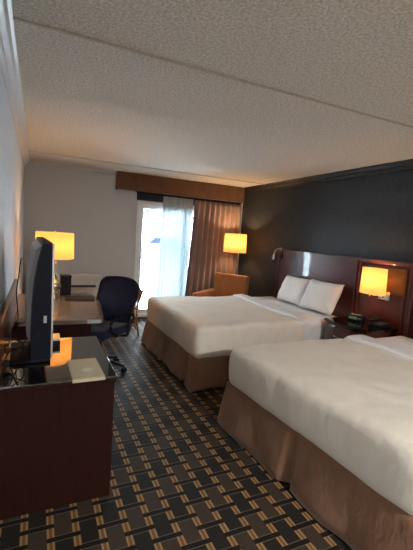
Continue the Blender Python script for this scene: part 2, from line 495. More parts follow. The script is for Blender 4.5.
def tree(x, y, h, label, seed):
    rnd = random.Random(seed)
    t = thing('bare_tree', label, 'tree', (x, y, -.25), group='bare trees outside')
    obj('trunk', tube(B(), [(x, y, -.25), (x + .1, y, h * .4), (x, y + .1, h)], [.22, .15, .04], 8), 'bark', t)
    b = B()
    for i in range(110):
        z = h * (.3 + .65 * rnd.random()); a = rnd.random() * 2 * PI; l = (h - z) * .5 + 1
        p1 = (x + math.cos(a) * l * .5, y + math.sin(a) * l * .5, z + l * .35); p2 = (x + math.cos(a + .2) * l, y + math.sin(a + .2) * l, z + l * .8)
        tube(b, [(x + .05, y, z - .25), p1, p2], [.07, .05, .03], 4)
        for k in range(5):
            q = (p1[0] + rnd.uniform(-.9, .9), p1[1] + rnd.uniform(-.9, .9), p1[2] + rnd.uniform(.2, 1.3))
            tube(b, [p1, q], [.04, .022], 3)
    obj('branches', b, 'twig', t)
for i, (x, y, h, l) in enumerate(((8.35, 30, 6.0, 'leafless tree outside, left of the two seen through the door glass'), (14.4, 33, 7, 'leafless tree outside, right of the two seen through the door glass'))):
    tree(x, y, h, l, i)

# ------------------------------------------------------------------ dresser with black glass top
DXR, DY0, DY1, DZ = .395, 1.932, 2.705, .705
t = thing('dresser', 'dark espresso dresser with black glass top under the television', 'dresser', (.1, 2.3, 0))
b = B(); box(b, XL + .01, DXR - .003, DY0 + .004, DY1, .0, DZ - .03, .003)
obj('body', b, 'espresso', t)
tp = obj('glass_top', box(B(), XL + .005, DXR + .012, DY0 - .006, DY1 + .004, DZ - .012, DZ, .003), 'blackglass', t)
obj('top_board', box(B(), XL + .005, DXR + .008, DY0 - .002, DY1, DZ - .034, DZ - .0125, .004), 'espresso', t)
for i in range(3):
    z0 = .06 + i * .205
    dr = obj('drawer', box(B(), DXR - .003, DXR + .006, DY0 + .03, DY1 - .03, z0, z0 + .195, .004), 'espresso', t)
    obj('drawer_handle', tube(B(), spline([(DXR - .004, 2.25, z0 + .1), (DXR + .016, 2.26, z0 + .1), (DXR + .016, 2.38, z0 + .1), (DXR - .004, 2.39, z0 + .1)], 4), .004, 8), 'chrome', dr)
# backsplash board along the wall above dresser and desk
tag(obj('backsplash_rail', box(B(), XL + .001, XL + .028, 1.2, 3.72, DZ + .012, .985, .006), 'splash'), 'reddish brown wooden rail board along the left wall above the dresser', 'wall rail')

# mini fridge in the gap
t = thing('mini_fridge', 'black mini fridge in the gap between dresser and desk', 'fridge', (.15, 2.97, 0))
obj('cabinet', box(B(), XL + .03, .43, 2.725, 3.165, .02, .53, .006), 'black', t)
fd = obj('fridge_door', box(B(), .432, .485, 2.725, 3.165, .03, .53, .008), 'black', t)
obj('hinge_cover', box(B(), .425, .48, 3.02, 3.16, .53, .54, .004), 'silver', fd)
obj('door_grip', box(B(), .485, .497, 2.74, 2.77, .25, .5, .003), 'silver', fd)
for sx in (-.1, .38):
    for sy in (2.78, 3.14): obj('foot', lathe(B(), [(.018, 0), (.018, .02)], (sx, sy, 0), 12), 'black', t)

# desk
out = spline([(XL + .002, 3.215, 0), (.40, 3.215, 0), (.505, 3.225, 0), (.545, 3.27, 0), (.575, 3.5, 0), (.612, 3.85, 0), (.625, 4.1, 0), (.61, 4.40, 0), (.56, 4.50, 0), (.45, 4.53, 0), (XL + .002, 4.53, 0)], 6)
outl = [(p.x, p.y) for p in out]
t = thing('desk', 'long wall desk with glossy brown top and rounded corners', 'desk', (.15, 3.85, 0))
obj('desktop', prism(B(), outl, .668, DZ, .004), 'deskglass', t, smooth=True)
for y in (3.24, 4.42): obj('side_panel', box(B(), XL + .01, .44, y, y + .03, 0, .668, .003), 'espresso', t)
dr = obj('drawer', box(B(), .34, .36, 3.30, 4.39, .56, .66, .003), 'espresso', t)
obj('drawer_knob', lathe(B(), [(.006, 0), (.006, .012), (.013, .018), (.010, .026)], n=12, mtx=Matrix.Translation((.36, 3.85, .61)) @ Matrix.Rotation(PI / 2, 4, 'Y')), 'chrome', dr)
obj('modesty_panel', box(B(), XL + .012, XL + .03, 3.27, 4.42, .2, .668), 'espresso', t)

obj('corner_plate', box(B(), .40, .515, 3.205, 3.213, .672, .702, .001), 'silver', t)
# ------------------------------------------------------------------ television (local: x = towards the room, y = along the wall)
t = thing('television', 'black flat television seen edge-on, standing on the dresser', 'television', (.0, 2.40, DZ), math.radians(2.0))
W2 = .475; zb, zt2 = .125, .700
prof = [(.052, zb), (.052, zt2), (.012, zt2), (.006, zt2 - .03), (-.010, zt2 - .10), (-.024, zt2 - .19), (-.034, zt2 - .30), (-.038, zb + .05), (-.034, zb)]
obj('housing', extrude_profile(B(), prof, 'y', -W2, W2), 'tvblack', t, local=True)
bk = [(.01, zt2 - .015), (-.018, zt2 - .04), (-.050, zt2 - .20), (-.056, zb + .10), (-.04, zb + .06), (.0, zb + .06)]
obj('back_cover', extrude_profile(B(), bk, 'y', -W2 + .10, W2 - .06), 'tvgrey', t, local=True)
b = B(); box(b, .052, .062, -W2, W2, zt2 - .02, zt2, .002); box(b, .052, .062, -W2, W2, zb, zb + .05, .002)
box(b, .052, .062, -W2, -W2 + .02, zb + .05, zt2 - .02, .002); box(b, .052, .062, W2 - .02, W2, zb + .05, zt2 - .02, .002)
obj('bezel', b, 'silver', t, local=True)
obj('screen', box(B(), .050, .0565, -W2 + .02, W2 - .02, zb + .05, zt2 - .02), 'screen', t, local=True)
obj('stand_neck', box(B(), -.035, .03, -.10, .10, .02, zb + .06, .008), 'black', t, local=True)
obj('stand_base', box(B(), -.135, .075, -.02 - .16, .20, .003, .022, .006), 'black', t, local=True)
obj('badge', box(B(), .018, .032, -W2 - .0015, -W2 + .001, .31, .345, .0005), 'tvgrey', t, local=True)
obj('port_cover', box(B(), -.012, .002, -W2 - .0015, -W2 + .001, .24, .265, .0005), 'black', t, local=True)
# little set-top box
t = thing('cable_box', 'small black and silver box on the dresser right of the television stand', 'set-top box', (.09, 2.56, DZ))
obj('casing', box(B(), .086, .148, 2.52, 2.66, DZ + .004, DZ + .036, .003), 'black', t)
obj('silver_band', box(B(), .0855, .1485, 2.519, 2.661, DZ + .036, DZ + .048, .001), 'silver', t)
obj('rubber_foot', box(B(), .092, .142, 2.53, 2.65, DZ, DZ + .004), 'nylon', t)
# cables
t = thing('power_cable', 'looped black cables with a tan plug behind the television', 'cable', (-.1, 2.3, DZ))
for p in ([(-.15, 2.28, .86), (-.11, 2.27, .84), (-.06, 2.3, .80), (-.075, 2.33, .74), (-.13, 2.25, .712), (-.15, 2.2, .715)],
          [(-.15, 2.30, .80), (-.10, 2.24, .79), (-.05, 2.28, .83), (-.04, 2.34, .90)],
          [(-.15, 2.18, .735), (-.12, 2.14, .72), (-.10, 2.05, .71), (-.085, 1.98, .71), (-.075, 1.95, .711)],
          [(-.15, 2.1, .76), (-.13, 2.16, .80), (-.10, 2.3, .77), (-.07, 2.36, .76)]):
    obj('cord', tube(B(), spline(p, 8), .0035, 8), 'nylon', t, smooth=True)
obj('plug', box(B(), -.155, -.118, 2.24, 2.275, .77, .80, .005), 'redwood', t)
obj('plug', box(B(), -.155, -.125, 2.13, 2.165, .73, .76, .005), 'black', t)
tag(obj('hanging_cable', tube(B(), spline([(-.10, 2.87, 1.25), (-.115, 2.88, 1.12), (-.13, 2.95, .98), (-.12, 3.0, .80), (-.14, 3.1, .735)], 8), .004, 8), 'nylon', smooth=True), 'thin black cable hanging down behind the far end of the television', 'cable')

# paper folder on the dresser
t = thing('paper_folder', 'cream paper folder lying on the near right corner of the dresser', 'folder', (.25, 2.08, DZ))
mt = Matrix.Translation((.255, 2.071, 0)) @ Matrix.Rotation(math.radians(1.5), 4, 'Z')
obj('folder_cover', box(B(), -.083, .083, -.15, .145, DZ + .001, DZ + .004, mtx=mt), 'paper', t)
obj('folder_flap', box(B(), -.083, .083, -.153, -.150, DZ - .012, DZ + .004, mtx=mt), 'paper', t)
obj('inner_sheet', box(B(), -.078, .080, -.148, .150, DZ + .0045, DZ + .006, mtx=mt), 'paper', t)
obj('printed_oval', lathe(B(), [(.030, 0), (.030, .0008)], (.26, 2.04, DZ + .006), 24), 'print_', t)
# leather folder on the desk
t = thing('leather_folder', 'dark brown leather guest folder lying at the far end of the desk', 'folder', (.4, 4.1, DZ))
mt = Matrix.Translation((.44, 4.19, 0)) @ Matrix.Rotation(math.radians(-6), 4, 'Z')
obj('cover', box(B(), -.15, .15, -.13, .13, DZ + .001, DZ + .014, .004, mtx=mt), 'leather', t)
obj('pages', box(B(), -.14, .145, -.125, .125, DZ + .004, DZ + .011, mtx=mt), 'paper', t)

# black coffee maker box behind the lamp
t = thing('coffee_maker', 'small black coffee maker behind the desk lamp at the far desk end', 'coffee maker', (.30, 4.42, DZ))
obj('body', box(B(), .245, .36, 4.36, 4.50, DZ + .004, DZ + .205, .012), 'black', t)
obj('lid', box(B(), .24, .365, 4.355, 4.505, DZ + .206, DZ + .228, .008), 'black', t)
obj('base_plate', box(B(), .242, .363, 4.358, 4.502, DZ, DZ + .004), 'nylon', t)

# ------------------------------------------------------------------ lamps
def drum(c, r0, r1, z0, z1, n=48):
    b = B(); lathe(b, [(r0, z0), (r1, z1)], (c[0], c[1], 0), n, cap=False); return b
def shade_parts(t, c, rb, rt, z0, z1, mat, solid=.003):
    s = obj('lamp_shade', drum(c, rb, rt, z0, z1), mat, t, smooth=True, solid=solid, angle=80)
    b = B()
    ri = rt - .004
    for k in range(3):
        a = 2 * PI * k / 3 + .4
        tube(b, [(c[0], c[1], z1 - .012), (c[0] + ri * math.cos(a), c[1] + ri * math.sin(a), z1 - .006)], .002, 6)
    obj('shade_ring', b, 'brass', t)
    return s
def point(name, loc, power, col, size=.04):
    l = bpy.data.lights.new(name, 'POINT'); l.energy = power; l.color = col; l.shadow_soft_size = size
    o = bpy.data.objects.new(name, l); COL.objects.link(o); o.location = loc; return o
WARM = (1.0, .66, .33)

cx, cy = .175, 4.27
t = thing('table_lamp', 'mercury glass gourd table lamp with amber drum shade on the desk', 'lamp', (cx, cy, DZ))
obj('lamp_base', lathe(B(), [(.052, 0), (.052, .012), (.040, .018), (.038, .03), (.048, .04), (.056, .055), (.048, .072), (.040, .08), (.058, .095), (.072, .125), (.072, .15), (.058, .175), (.034, .195), (.024, .22), (.022, .27), (.026, .34), (.030, .385), (.020, .39)], (cx, cy, DZ), 36), 'mercury', t, smooth=True)
obj('stem', lathe(B(), [(.008, .39), (.008, .46)], (cx, cy, DZ), 12), 'brass', t)
obj('bulb', lathe(B(), [(.012, .455), (.016, .475), (.028, .50), (.030, .52), (.022, .545), (.006, .555)], (cx, cy, DZ), 20), 'bulb', t, smooth=True)
shade_parts(t, (cx, cy), .195, .190, DZ + .432, DZ + .709, 'shade')
obj('finial', lathe(B(), [(.003, .62), (.003, .712), (.008, .718), (.008, .728), (.003, .732)], (cx, cy, DZ), 12), 'brass', t)
point('desk_lamp_light', (cx, cy, DZ + .585), 3.2, WARM)

cx, cy = 3.105, 5.56
px_ = 3.165
t = thing('floor_lamp', 'brass floor lamp with pale drum shade in the corner behind the orange armchair', 'lamp', (px_, cy, 0))
obj('base', lathe(B(), [(.13, 0), (.13, .012), (.11, .022), (.02, .03)], (px_, cy, 0), 32), 'brass', t, smooth=True)
obj('pole', lathe(B(), [(.014, .028), (.014, 1.16)], (px_, cy, 0), 14), 'brass', t, smooth=True)
obj('arm', tube(B(), spline([(px_, cy, 1.15), (px_ - .005, cy, 1.19), (cx + .01, cy, 1.20), (cx, cy, 1.215), (cx, cy, 1.27)], 5), .009, 10), 'brass', t, smooth=True)
obj('socket', lathe(B(), [(.02, 1.20), (.022, 1.27), (.014, 1.29)], (cx, cy, 0), 14), 'brass', t)
obj('bulb', lathe(B(), [(.012, 1.29), (.016, 1.31), (.028, 1.335), (.030, 1.36), (.022, 1.385), (.006, 1.395)], (cx, cy, 0), 20), 'bulb', t, smooth=True)
shade_parts(t, (cx, cy), .195, .185, 1.225, 1.545, 'shade_pale')
point('floor_lamp_light', (cx, cy, 1.42), 8.5, WARM)

# ------------------------------------------------------------------ HVAC, chairs
t = thing('air_conditioner', 'white through-wall air conditioner under the window wall beside the desk', 'air conditioner', (.40, 5.8, .25))
obj('casing', box(B(), XL + .05, .915, 5.78, YF - .001, .27, .765, .012), 'ptac', t)
obj('grille', box(B(), XL + .08, .885, 5.772, 5.781, .30, .52, .003), 'ptac', t)
b = B()
for i in range(9): box(b, XL + .10, .865, 5.766, 5.773, .315 + i * .022, .325 + i * .022, .001)
obj('grille_bars', b, 'ptac', t)
obj('outlet_louvre', box(B(), .44, .83, 5.774, 5.784, .578, .612, .002), 'slot', t)
obj('control_flap', box(B(), .56, .80, 5.85, 5.97, .764, .772, .002), 'ptac', t)
obj('support_base', box(B(), XL + .08, .88, 5.83, YF - .002, 0, .27, .004), 'ptac', t)

# office chair; local front = -Y
t = thing('office_chair', 'dark blue mesh office chair pushed up to the desk', 'chair', (.62, 3.84, 0), math.radians(-50))
L = dict(local=True)
nb = 5
hub = obj('star_base', lathe(B(), [(.035, .06), (.035, .13), (.028, .135)], n=20), 'black', t, **L)
for k in range(nb):
    a = 2 * PI * k / nb + math.radians(18)
    d = Vector((math.cos(a), math.sin(a), 0))
    lg = obj('leg', tube(B(), [d * .02 + Vector((0, 0, .11)), d * .15 + Vector((0, 0, .10)), d * .265 + Vector((0, 0, .075))], [.022, .018, .013], 10), 'black', t, smooth=True, **L)
    b = B(); s = d.cross(Vector((0, 0, 1)))
    for q in (-1, 1):
        c = d * .265 + s * .014 * q
        mt = Matrix.Translation((c.x, c.y, .028)) @ Matrix.Rotation(a + PI / 2, 4, 'Z') @ Matrix.Rotation(PI / 2, 4, 'Y')
        lathe(b, [(.006, -.009), (.024, -.009), (.028, -.004), (.028, .004), (.024, .009), (.006, .009)], n=18, mtx=mt)
    lathe(b, [(.007, .04), (.007, .08)], (d.x * .265, d.y * .265, 0), 8)
    obj('caster', b, 'black', lg, smooth=True, **L)
obj('gas_column', lathe(B(), [(.026, .13), (.026, .25), (.015, .25), (.015, .38)], n=18), 'black', t, **L)
obj('tilt_mechanism', box(B(), -.09, .09, -.10, .14, .375, .41, .01), 'black', t, **L)
st = lattice_box(.48, .46, .075, .03, .05, lambda p: Vector((p.x - .24, p.y - .24, .41 + p.z + .03 * ((p.x - .24) / .24) ** 2 * (p.z / .075) - .02 * max(0, -(p.y - .24) / .24 - .5))))
b = B(); merge(b, st); obj('seat', b, 'seatblue', t, smooth=True, **L)
# backrest: mesh in a rounded frame, wide shoulders, waist lower down
def backpt(u, w):      # u -1..1, w 0..1
    half = .195 + .055 * math.sin(w * PI * .62 + .25) ** 2 + .012 * w
    if w > .86: half *= math.sqrt(max(0, 1 - ((w - .86) / .16) ** 2 * .55))
    if w < .08: half *= .86 + .14 * w / .08
    z = .44 + .51 * w + (.012 * (1 - u * u) if w > .9 else 0)
    y = .235 + .10 * w ** 1.4 - .035 * math.sin(PI * min(1, w * 1.5)) - .055 * (u * u) * (.6 + .4 * w)
    return Vector((u * half, y, z))
nu, nw = 20, 28
obj('mesh_back', ribbon(B(), [[backpt(-1 + 2 * i / nu, j / nw) for j in range(nw + 1)] for i in range(nu + 1)]), 'mesh', t, smooth=True, solid=.004, angle=80, **L)
loop = [backpt(-1, j / nw) for j in range(nw + 1)] + [backpt(-1 + 2 * i / nu, 1) for i in range(1, nu)] + [backpt(1, 1 - j / nw) for j in range(nw + 1)] + [backpt(1 - 2 * i / nu, 0) for i in range(1, nu)]
loop.append(loop[0])
obj('back_frame', tube(B(), loop, .013, 8), 'black', t, smooth=True, **L)
b = B()
for u in (-.35, 0, .35): tube(b, [backpt(u * (1 - .3 * j / 12), j / 12) + Vector((0, .03, 0)) for j in range(13)], .008, 8)
obj('back_ribs', b, 'black', t, smooth=True, **L)
obj('lumbar_bar', tube(B(), [backpt(-1 + 2 * i / 14, .32) + Vector((0, .018, 0)) for i in range(15)], .012, 8), 'black', t, smooth=True, **L)
obj('back_support', tube(B(), spline([(0, .10, .39), (0, .24, .40), (0, .285, .48), (0, .29, .60)], 5), .018, 10), 'black', t, smooth=True, **L)
for s in (-1, 1):
    ar = obj('armrest', tube(B(), spline([(s * .20, .06, .40), (s * .285, .07, .42), (s * .292, .09, .52), (s * .288, .17, .59), (s * .285, .10, .628), (s * .285, -.06, .625), (s * .275, -.17, .59), (s * .268, -.16, .50), (s * .255, -.05, .43), (s * .2, -.02, .40)], 6), .014, 10), 'black', t, smooth=True, **L)
    obj('arm_pad', box(B(), s * .285 - .026, s * .285 + .026, -.10, .13, .630, .650, .009), 'black', ar, **L)

# small reddish wooden chair by the glass door; local front = -Y
t = thing('wooden_chair', 'low reddish wooden chair by the glass door behind the office chair', 'chair', (1.16, 5.22, 0), math.radians(-97))
for s in (-1, 1):
    obj('rear_leg', tube(B(), spline([(s * .18, .20, 0), (s * .18, .165, .2), (s * .18, .16, .38), (s * .18, .19, .52), (s * .18, .235, .66)], 5), [.014] * 21, 8), 'redwood', t, smooth=True, **L)
    obj('front_leg', tube(B(), [(s * .17, -.17, 0), (s * .17, -.17, .38)], [.011, .016], 8), 'redwood', t, smooth=True, **L)
    obj('side_rail', box(B(), s * .175 - .009, s * .175 + .009, -.16, .155, .14, .165, .003), 'redwood', t, **L)
obj('seat', box(B(), -.20, .20, -.20, .18, .38, .415, .012), 'redwood', t, **L)
for z, y in ((.50, .182), (.625, .222)): obj('back_rail', box(B(), -.175, .175, y - .008, y + .008, z - .025, z + .025, .004), 'redwood', t, **L)
for x in (-.09, 0, .09): obj('back_slat', box(B(), x - .012, x + .012, .180, .220, .52, .605, .003), 'redwood', t, **L)

# burnt orange armchair; local front = -Y
t = thing('armchair', 'burnt orange upholstered armchair in the corner before the drape', 'armchair', (2.70, 5.20, 0), math.radians(-58))
def soft(L_, W_, H_, r, fn): b = B(); merge(b, lattice_box(L_, W_, H_, r, .06, fn)); return b
obj('seat_cushion', soft(.50, .56, .14, .04, lambda p: Vector((p.x - .25, p.y - .34, .30 + p.z))), 'orange', t, smooth=True, **L)
obj('seat_base', soft(.64, .60, .16, .02, lambda p: Vector((p.x - .32, p.y - .32, .13 + p.z))), 'orange', t, smooth=True, **L)
obj('backrest', soft(.60, .12, .66, .035, lambda p: Vector(((p.x - .30) * (1 + .06 * p.z / .66), .22 + p.y + .10 * p.z, .205 + p.z))), 'orange', t, smooth=True, **L)
for s in (-1, 1):
    obj('arm', soft(.085, .58, .40, .03, lambda p: Vector((s * .29 + p.x - .0425, p.y - .34, .20 + p.z * (.92 + .12 * p.y)))), 'orange', t, smooth=True, **L)
    for y in (-.27, .26): obj('leg', lathe(B(), [(.013, 0), (.022, .13)], (s * .27, y, 0), 10), 'espresso', t, **L)

# ------------------------------------------------------------------ beds
def bed(name, label, A, Bc, C, D, ztop, zbot, seed, foldx, skirt_out, pleats):
    """A far foot corner, Bc near foot corner, C far head corner, D near head corner"""
    A, Bc, C, D = [Vector((*p, 0)) for p in (A, Bc, C, D)]
    Wd = (A - Bc).length; Ld = (C - A).length
    def Q(u, v, z):      # u along the length 0..1 foot to head, v 0..1 near to far
        p = (Bc * (1 - u) + D * u) * (1 - v) + (A * (1 - u) + C * u) * v
        return Vector((p.x, p.y, z))
    ctr = Q(.5, .5, 0)
    t = thing(name, label, 'bed', (ctr.x, ctr.y, 0))
    Hh = ztop - zbot
    fu = foldx
    # box spring and legs
    b = B(); merge(b, lattice_box(Ld - .06, Wd - .06, .20, .02, .3, lambda p: Q((p.x + .03) / Ld, (p.y + .03) / Wd, .12 + p.z)))
    obj('box_spring', b, 'skirt', t)
    for u, v in ((.08, .1), (.08, .9), (.92, .1), (.92, .9)):
        q = Q(u, v, 0); obj('leg', lathe(B(), [(.02, 0), (.025, .12)], (q.x, q.y, 0), 10), 'black', t)
    # sheet-covered mattress (seen at the head end)
    def fsheet(p):
        n = noise.noise(Vector((p.x * 4, p.y * 5, p.z * 6 + seed))) * .008
        return Q((p.x + .02) / Ld, (p.y + .014) / Wd, zbot + .012 + p.z + n)
    b = B(); merge(b, lattice_box(Ld - .02, Wd - .028, Hh - .025, .07, .06, fsheet))
    obj('mattress', b, 'sheet', t, smooth=True, angle=80)
    # coverlet
    Lc = Ld * fu
    def fcov(p):
        n = noise.noise(Vector((p.x * 2.2, p.y * 2.2, p.z * 2 + seed))) * .016
        n += abs(noise.noise(Vector((p.x * 6 + seed, p.y * 3, p.z * 3)))) * .010
        n += noise.noise(Vector((p.x * 11, p.y * 5, p.z * 7 + seed))) * .004
        dirx = -1 if p.x < .12 else 0
        sag = .012 * math.sin(PI * min(1, p.z / Hh)) if (p.x < .05 or p.y < .05 or p.y > Wd - .05) else 0
        pos = Q(p.x / Ld, p.y / Wd, zbot + p.z)
        if p.z > Hh * .6: pos.z += n
        if p.x < .08: pos.x -= sag + n * .7
        if p.y < .08: pos.y -= sag + n * .5
        if p.y > Wd - .08: pos.y += sag + n * .5
        if p.z < .06: pos.z += .008 * noise.noise(Vector((p.x * 5, p.y * 5, seed)))
        return pos
    b = B(); merge(b, lattice_box(Lc, Wd, Hh, .065, .028, fcov))
    cov = obj('coverlet', b, 'coverlet', t, smooth=True, angle=80)
    # turned-down band
    def fband(p):
        n = noise.noise(Vector((p.x * 5, p.y * 4, seed + 9))) * .012 + noise.noise(Vector((p.x * 2.2 + Lc, p.y * 2.2, seed))) * .010
        y = p.y
        z = ztop - .012 + p.z * 1.1
        edge = min(y, Wd - y)
        if edge < .07: z -= (.07 - edge) ** 2 * 10
        return Q((Lc - .10 + p.x + .015 * math.sin(y * 3 + seed)) / Ld, (y + .0) / Wd, z + n)
    b = B(); merge(b, lattice_box(.17, Wd, .032, .012, .03, fband))
    obj('turned_down_sheet', b, 'sheet', t, smooth=True, angle=80)
    # skirt
    so = skirt_out
    for pi_, (P0, P1, nrm) in enumerate(((C, A, Vector((0, 1, 0))), (A, Bc, Vector((-1, 0, 0))), (Bc, D, Vector((0, -1, 0))))):
        Lp = (P1 - P0).length; n = int(Lp / .012); g = []
        for i in range(n + 1):
            s = i / n; col = []
            d = s * Lp
            for j in range(9):
                w = j / 8; z = zbot + .03 + (.012 - zbot - .03) * w
                base = P0.lerp(P1, s)
                e = 0
                if pi_ == 1:
                    e = -so * .9 * w if d < 1e-6 else 0
                o = -.006 + so * w * (1 if pi_ == 1 else .45) + .010 * w * math.sin(d * 15 + seed) + .012 * w * noise.noise(Vector((d * 6, w * 2, seed + pi_)))
                along = 0
                for pc in pleats[pi_]:
                    q = (d - pc)
                    if abs(q) < .05: o -= (.045 * w + .004) * (1 - abs(q) / .05) ** .6
                # flare along the run at the ends
                k0 = max(0, 1 - d / .15); k1 = max(0, 1 - (Lp - d) / .15)
                al = (P1 - P0).normalized() * (so * w) * (k1 - k0) * .9
                p = base + nrm * o + al
                zz = z
                if w > .9: zz += .006 * noise.noise(Vector((d * 8, 3, seed)))
                col.append((p.x, p.y, zz))
            g.append(col)
        obj('bed_skirt', ribbon(B(), g), 'skirt', t, smooth=True, solid=.004, angle=80)
    return t, Q
bed('bed', 'far bed by the drapes, made up in cream with two white pillows against the headboard', (1.335, 4.665), (1.385, 3.065), (3.34, 4.675), (3.34, 3.15), .637, .295, 3, .68, .05,
    ([.6, 1.4], [.78, 1.40], [.35, 1.2]))
bed('bed', 'near bed in the foreground with cream cover and brown skirt', (1.375, 2.435), (1.475, .87), (3.34, 2.45), (3.34, .90), .650, .33, 11, .66, .05,
    ([.6, 1.4], [.78], [.35, 1.2]))

# pillows
def pillow(label, loc, w, h, th, lean, rz, seed, group=None):
    t = bmesh.new(); n = 22
    rows = {}
    for s in (-1, 1):
        V = []
        for i in range(n + 1):
            r_ = []
            for j in range(n + 1):
                u = -1 + 2 * i / n; v = -1 + 2 * j / n
                e = (1 - abs(u) ** 3.2) * (1 - abs(v) ** 3.2)
                d = th / 2 * max(0, e) ** .5
                x = u * w / 2 * (1 - .06 * (1 - abs(v) ** 2) * abs(u) ** 4); z = v * h / 2 * (1 - .07 * (1 - abs(u) ** 2) * abs(v) ** 4)
                d += .006 * noise.noise(Vector((u * 3, v * 3, seed))) * (e > .05)
                border = (i in (0, n) or j in (0, n))
                if border and s == 1: r_.append(rows[(i, j)]); continue
                vv = t.verts.new((x, s * d, z))
                if border: rows[(i, j)] = vv
                r_.append(vv)
            V.append(r_)
        for i in range(n):
            for j in range(n):
                f = (V[i][j], V[i + 1][j], V[i + 1][j + 1], V[i][j + 1])
                t.faces.new(f if s == -1 else tuple(reversed(f)))
    mt = Matrix.Rotation(rz, 4, 'Z') @ Matrix.Rotation(lean, 4, 'X')
    bmesh.ops.transform(t, matrix=mt, verts=t.verts)
    o = obj('pillow', t, 'pillow', smooth=True, angle=80)
    o.location = loc
    return tag(o, label, 'pillow', group)
# width runs along the headboard (world y): rotate by -90 deg so local -Y faces -x
pillow('white pillow on the far bed, the one nearer the drapes', (3.21, 4.01, .825), .54, .39, .17, math.radians(-24), math.radians(-90), 1, 'white bed pillows')
pillow('white pillow on the far bed, the one beside the nightstand', (3.19, 3.46, .835), .54, .41, .18, math.radians(-26), math.radians(-87), 2, 'white bed pillows')
pillow('white pillow at the head of the near bed, at the right edge', (3.20, 1.86, .825), .60, .40, .17, math.radians(-24), math.radians(-90), 3, 'white bed pillows')

# ------------------------------------------------------------------ headboards and sconce panel
def headboard(label, y0, y1, zt, z0=.12):
    t = thing('headboard', label, 'headboard', (3.42, (y0 + y1) / 2, 0), group=None)
    g = []
    n = 30
    # gently bowed panel
    b = B(); f = []
    def hx(s): return 3.405 - .022 * math.sin(PI * s)
    outl = [(hx(i / n), y0 + .03 + (y1 - y0 - .06) * i / n) for i in range(n + 1)] + [(XR - .004, y1 - .03), (XR - .004, y0 + .03)]
    prism(b, outl, z0, zt - .035)
    obj('bowed_panel', b, 'cherry_h', t, smooth=True)
    outl = [(hx(i / n) - .012, y0 + (y1 - y0) * i / n) for i in range(n + 1)] + [(XR - .004, y1), (XR - .004, y0)]
    obj('cap_rail', prism(B(), outl, zt - .035, zt, .006), 'cherry_h', t, smooth=True)
    for y in (y0, y1 - .03): obj('post', box(B(), 3.385, XR - .004, y, y + .03, 0, zt - .035, .004), 'cherry_h', t)
    return t
headboard('dark cherry wood headboard behind the far bed', 3.125, 4.69, 1.348)
headboard('dark cherry wood headboard of the near bed, cut off at the right edge', .85, 2.425, 1.352)
t = thing('wall_panel', 'dark cherry wood panel behind the lit sconce between the headboards', 'wall panel', (3.42, 2.78, 0))
obj('panel', box(B(), 3.42, XR - .004, 2.455, 3.10, .0, 1.31, .002), 'cherry', t)
obj('top_moulding', box(B(), 3.385, XR - .004, 2.43, 3.115, 1.31, 1.352, .008), 'cherry_h', t)
for y in (2.435, 3.085): obj('side_moulding', box(B(), 3.395, XR - .004, y, y + .022, 0, 1.31, .006), 'cherry_h', t)
b = B(); box(b, 3.408, 3.421, 2.50, 2.515, .62, 1.27, .003); box(b, 3.408, 3.421, 2.50, 3.06, 1.262, 1.277, .003)
obj('bead_trim', b, 'cherry_h', t)

# wall sconce
sx, sy = 3.285, 2.79
t = thing('wall_sconce', 'lit amber drum sconce with chrome plate on the wood panel', 'lamp', (3.41, sy, 1.0))
obj('back_plate', box(B(), 3.398, 3.419, sy - .13, sy + .02, .925, 1.02, .004), 'chrome', t)
sw = obj('switch_box', box(B(), 3.385, 3.399, sy - .115, sy - .01, .94, .985, .003), 'silver', t)
obj('switch_knob', lathe(B(), [(.007, 0), (.007, .018)], n=12, mtx=Matrix.Translation((3.387, sy - .06, .962)) @ Matrix.Rotation(-PI / 2, 4, 'Y')), 'black', sw)
obj('arm', tube(B(), spline([(3.40, sy, .99), (3.34, sy, .965), (sx, sy, .97), (sx, sy, 1.04)], 5), .008, 10), 'chrome', t, smooth=True)
obj('bulb', lathe(B(), [(.012, 1.04), (.016, 1.06), (.028, 1.085), (.030, 1.11), (.022, 1.135), (.006, 1.145)], (sx, sy, 0), 20), 'bulb', t, smooth=True)
# oval drum: squashed towards the wall
b = B(); lathe(b, [(.150, .985), (.142, 1.262)], n=48, cap=False)
for v_ in b.verts: v_.co.x *= .62
bmesh.ops.translate(b, verts=b.verts, vec=(sx, sy, 0))
obj('lamp_shade', b, 'shade', t, smooth=True, solid=.003, angle=80)
obj('knob', lathe(B(), [(.004, .945), (.008, .955), (.004, .968)], (sx, sy + .03, 0), 10), 'chrome', t)
point('sconce_light', (sx, sy, 1.16), 2.5, WARM, .03)

# reading light on the far headboard
t = thing('reading_light', 'double gooseneck reading light on the top left corner of the far headboard', 'lamp', (3.37, 4.58, 1.348))
obj('mount', lathe(B(), [(.018, 0), (.018, .014), (.008, .02)], (3.38, 4.58, 1.348), 14), 'silver', t)
obj('gooseneck', tube(B(), spline([(3.38, 4.58, 1.36), (3.36, 4.60, 1.37), (3.31, 4.64, 1.34), (3.29, 4.66, 1.27)], 6), .006, 8), 'silver', t, smooth=True)
obj('gooseneck', tube(B(), spline([(3.38, 4.58, 1.36), (3.36, 4.55, 1.37), (3.32, 4.50, 1.32), (3.31, 4.48, 1.27)], 6), .006, 8), 'black', t, smooth=True)
obj('lamp_head', tube(B(), [(3.29, 4.66, 1.27), (3.286, 4.664, 1.19)], [.013, .017], 12), 'silver', t)
obj('lamp_head', tube(B(), [(3.31, 4.48, 1.275), (3.305, 4.475, 1.225)], [.014, .018], 12), 'black', t)

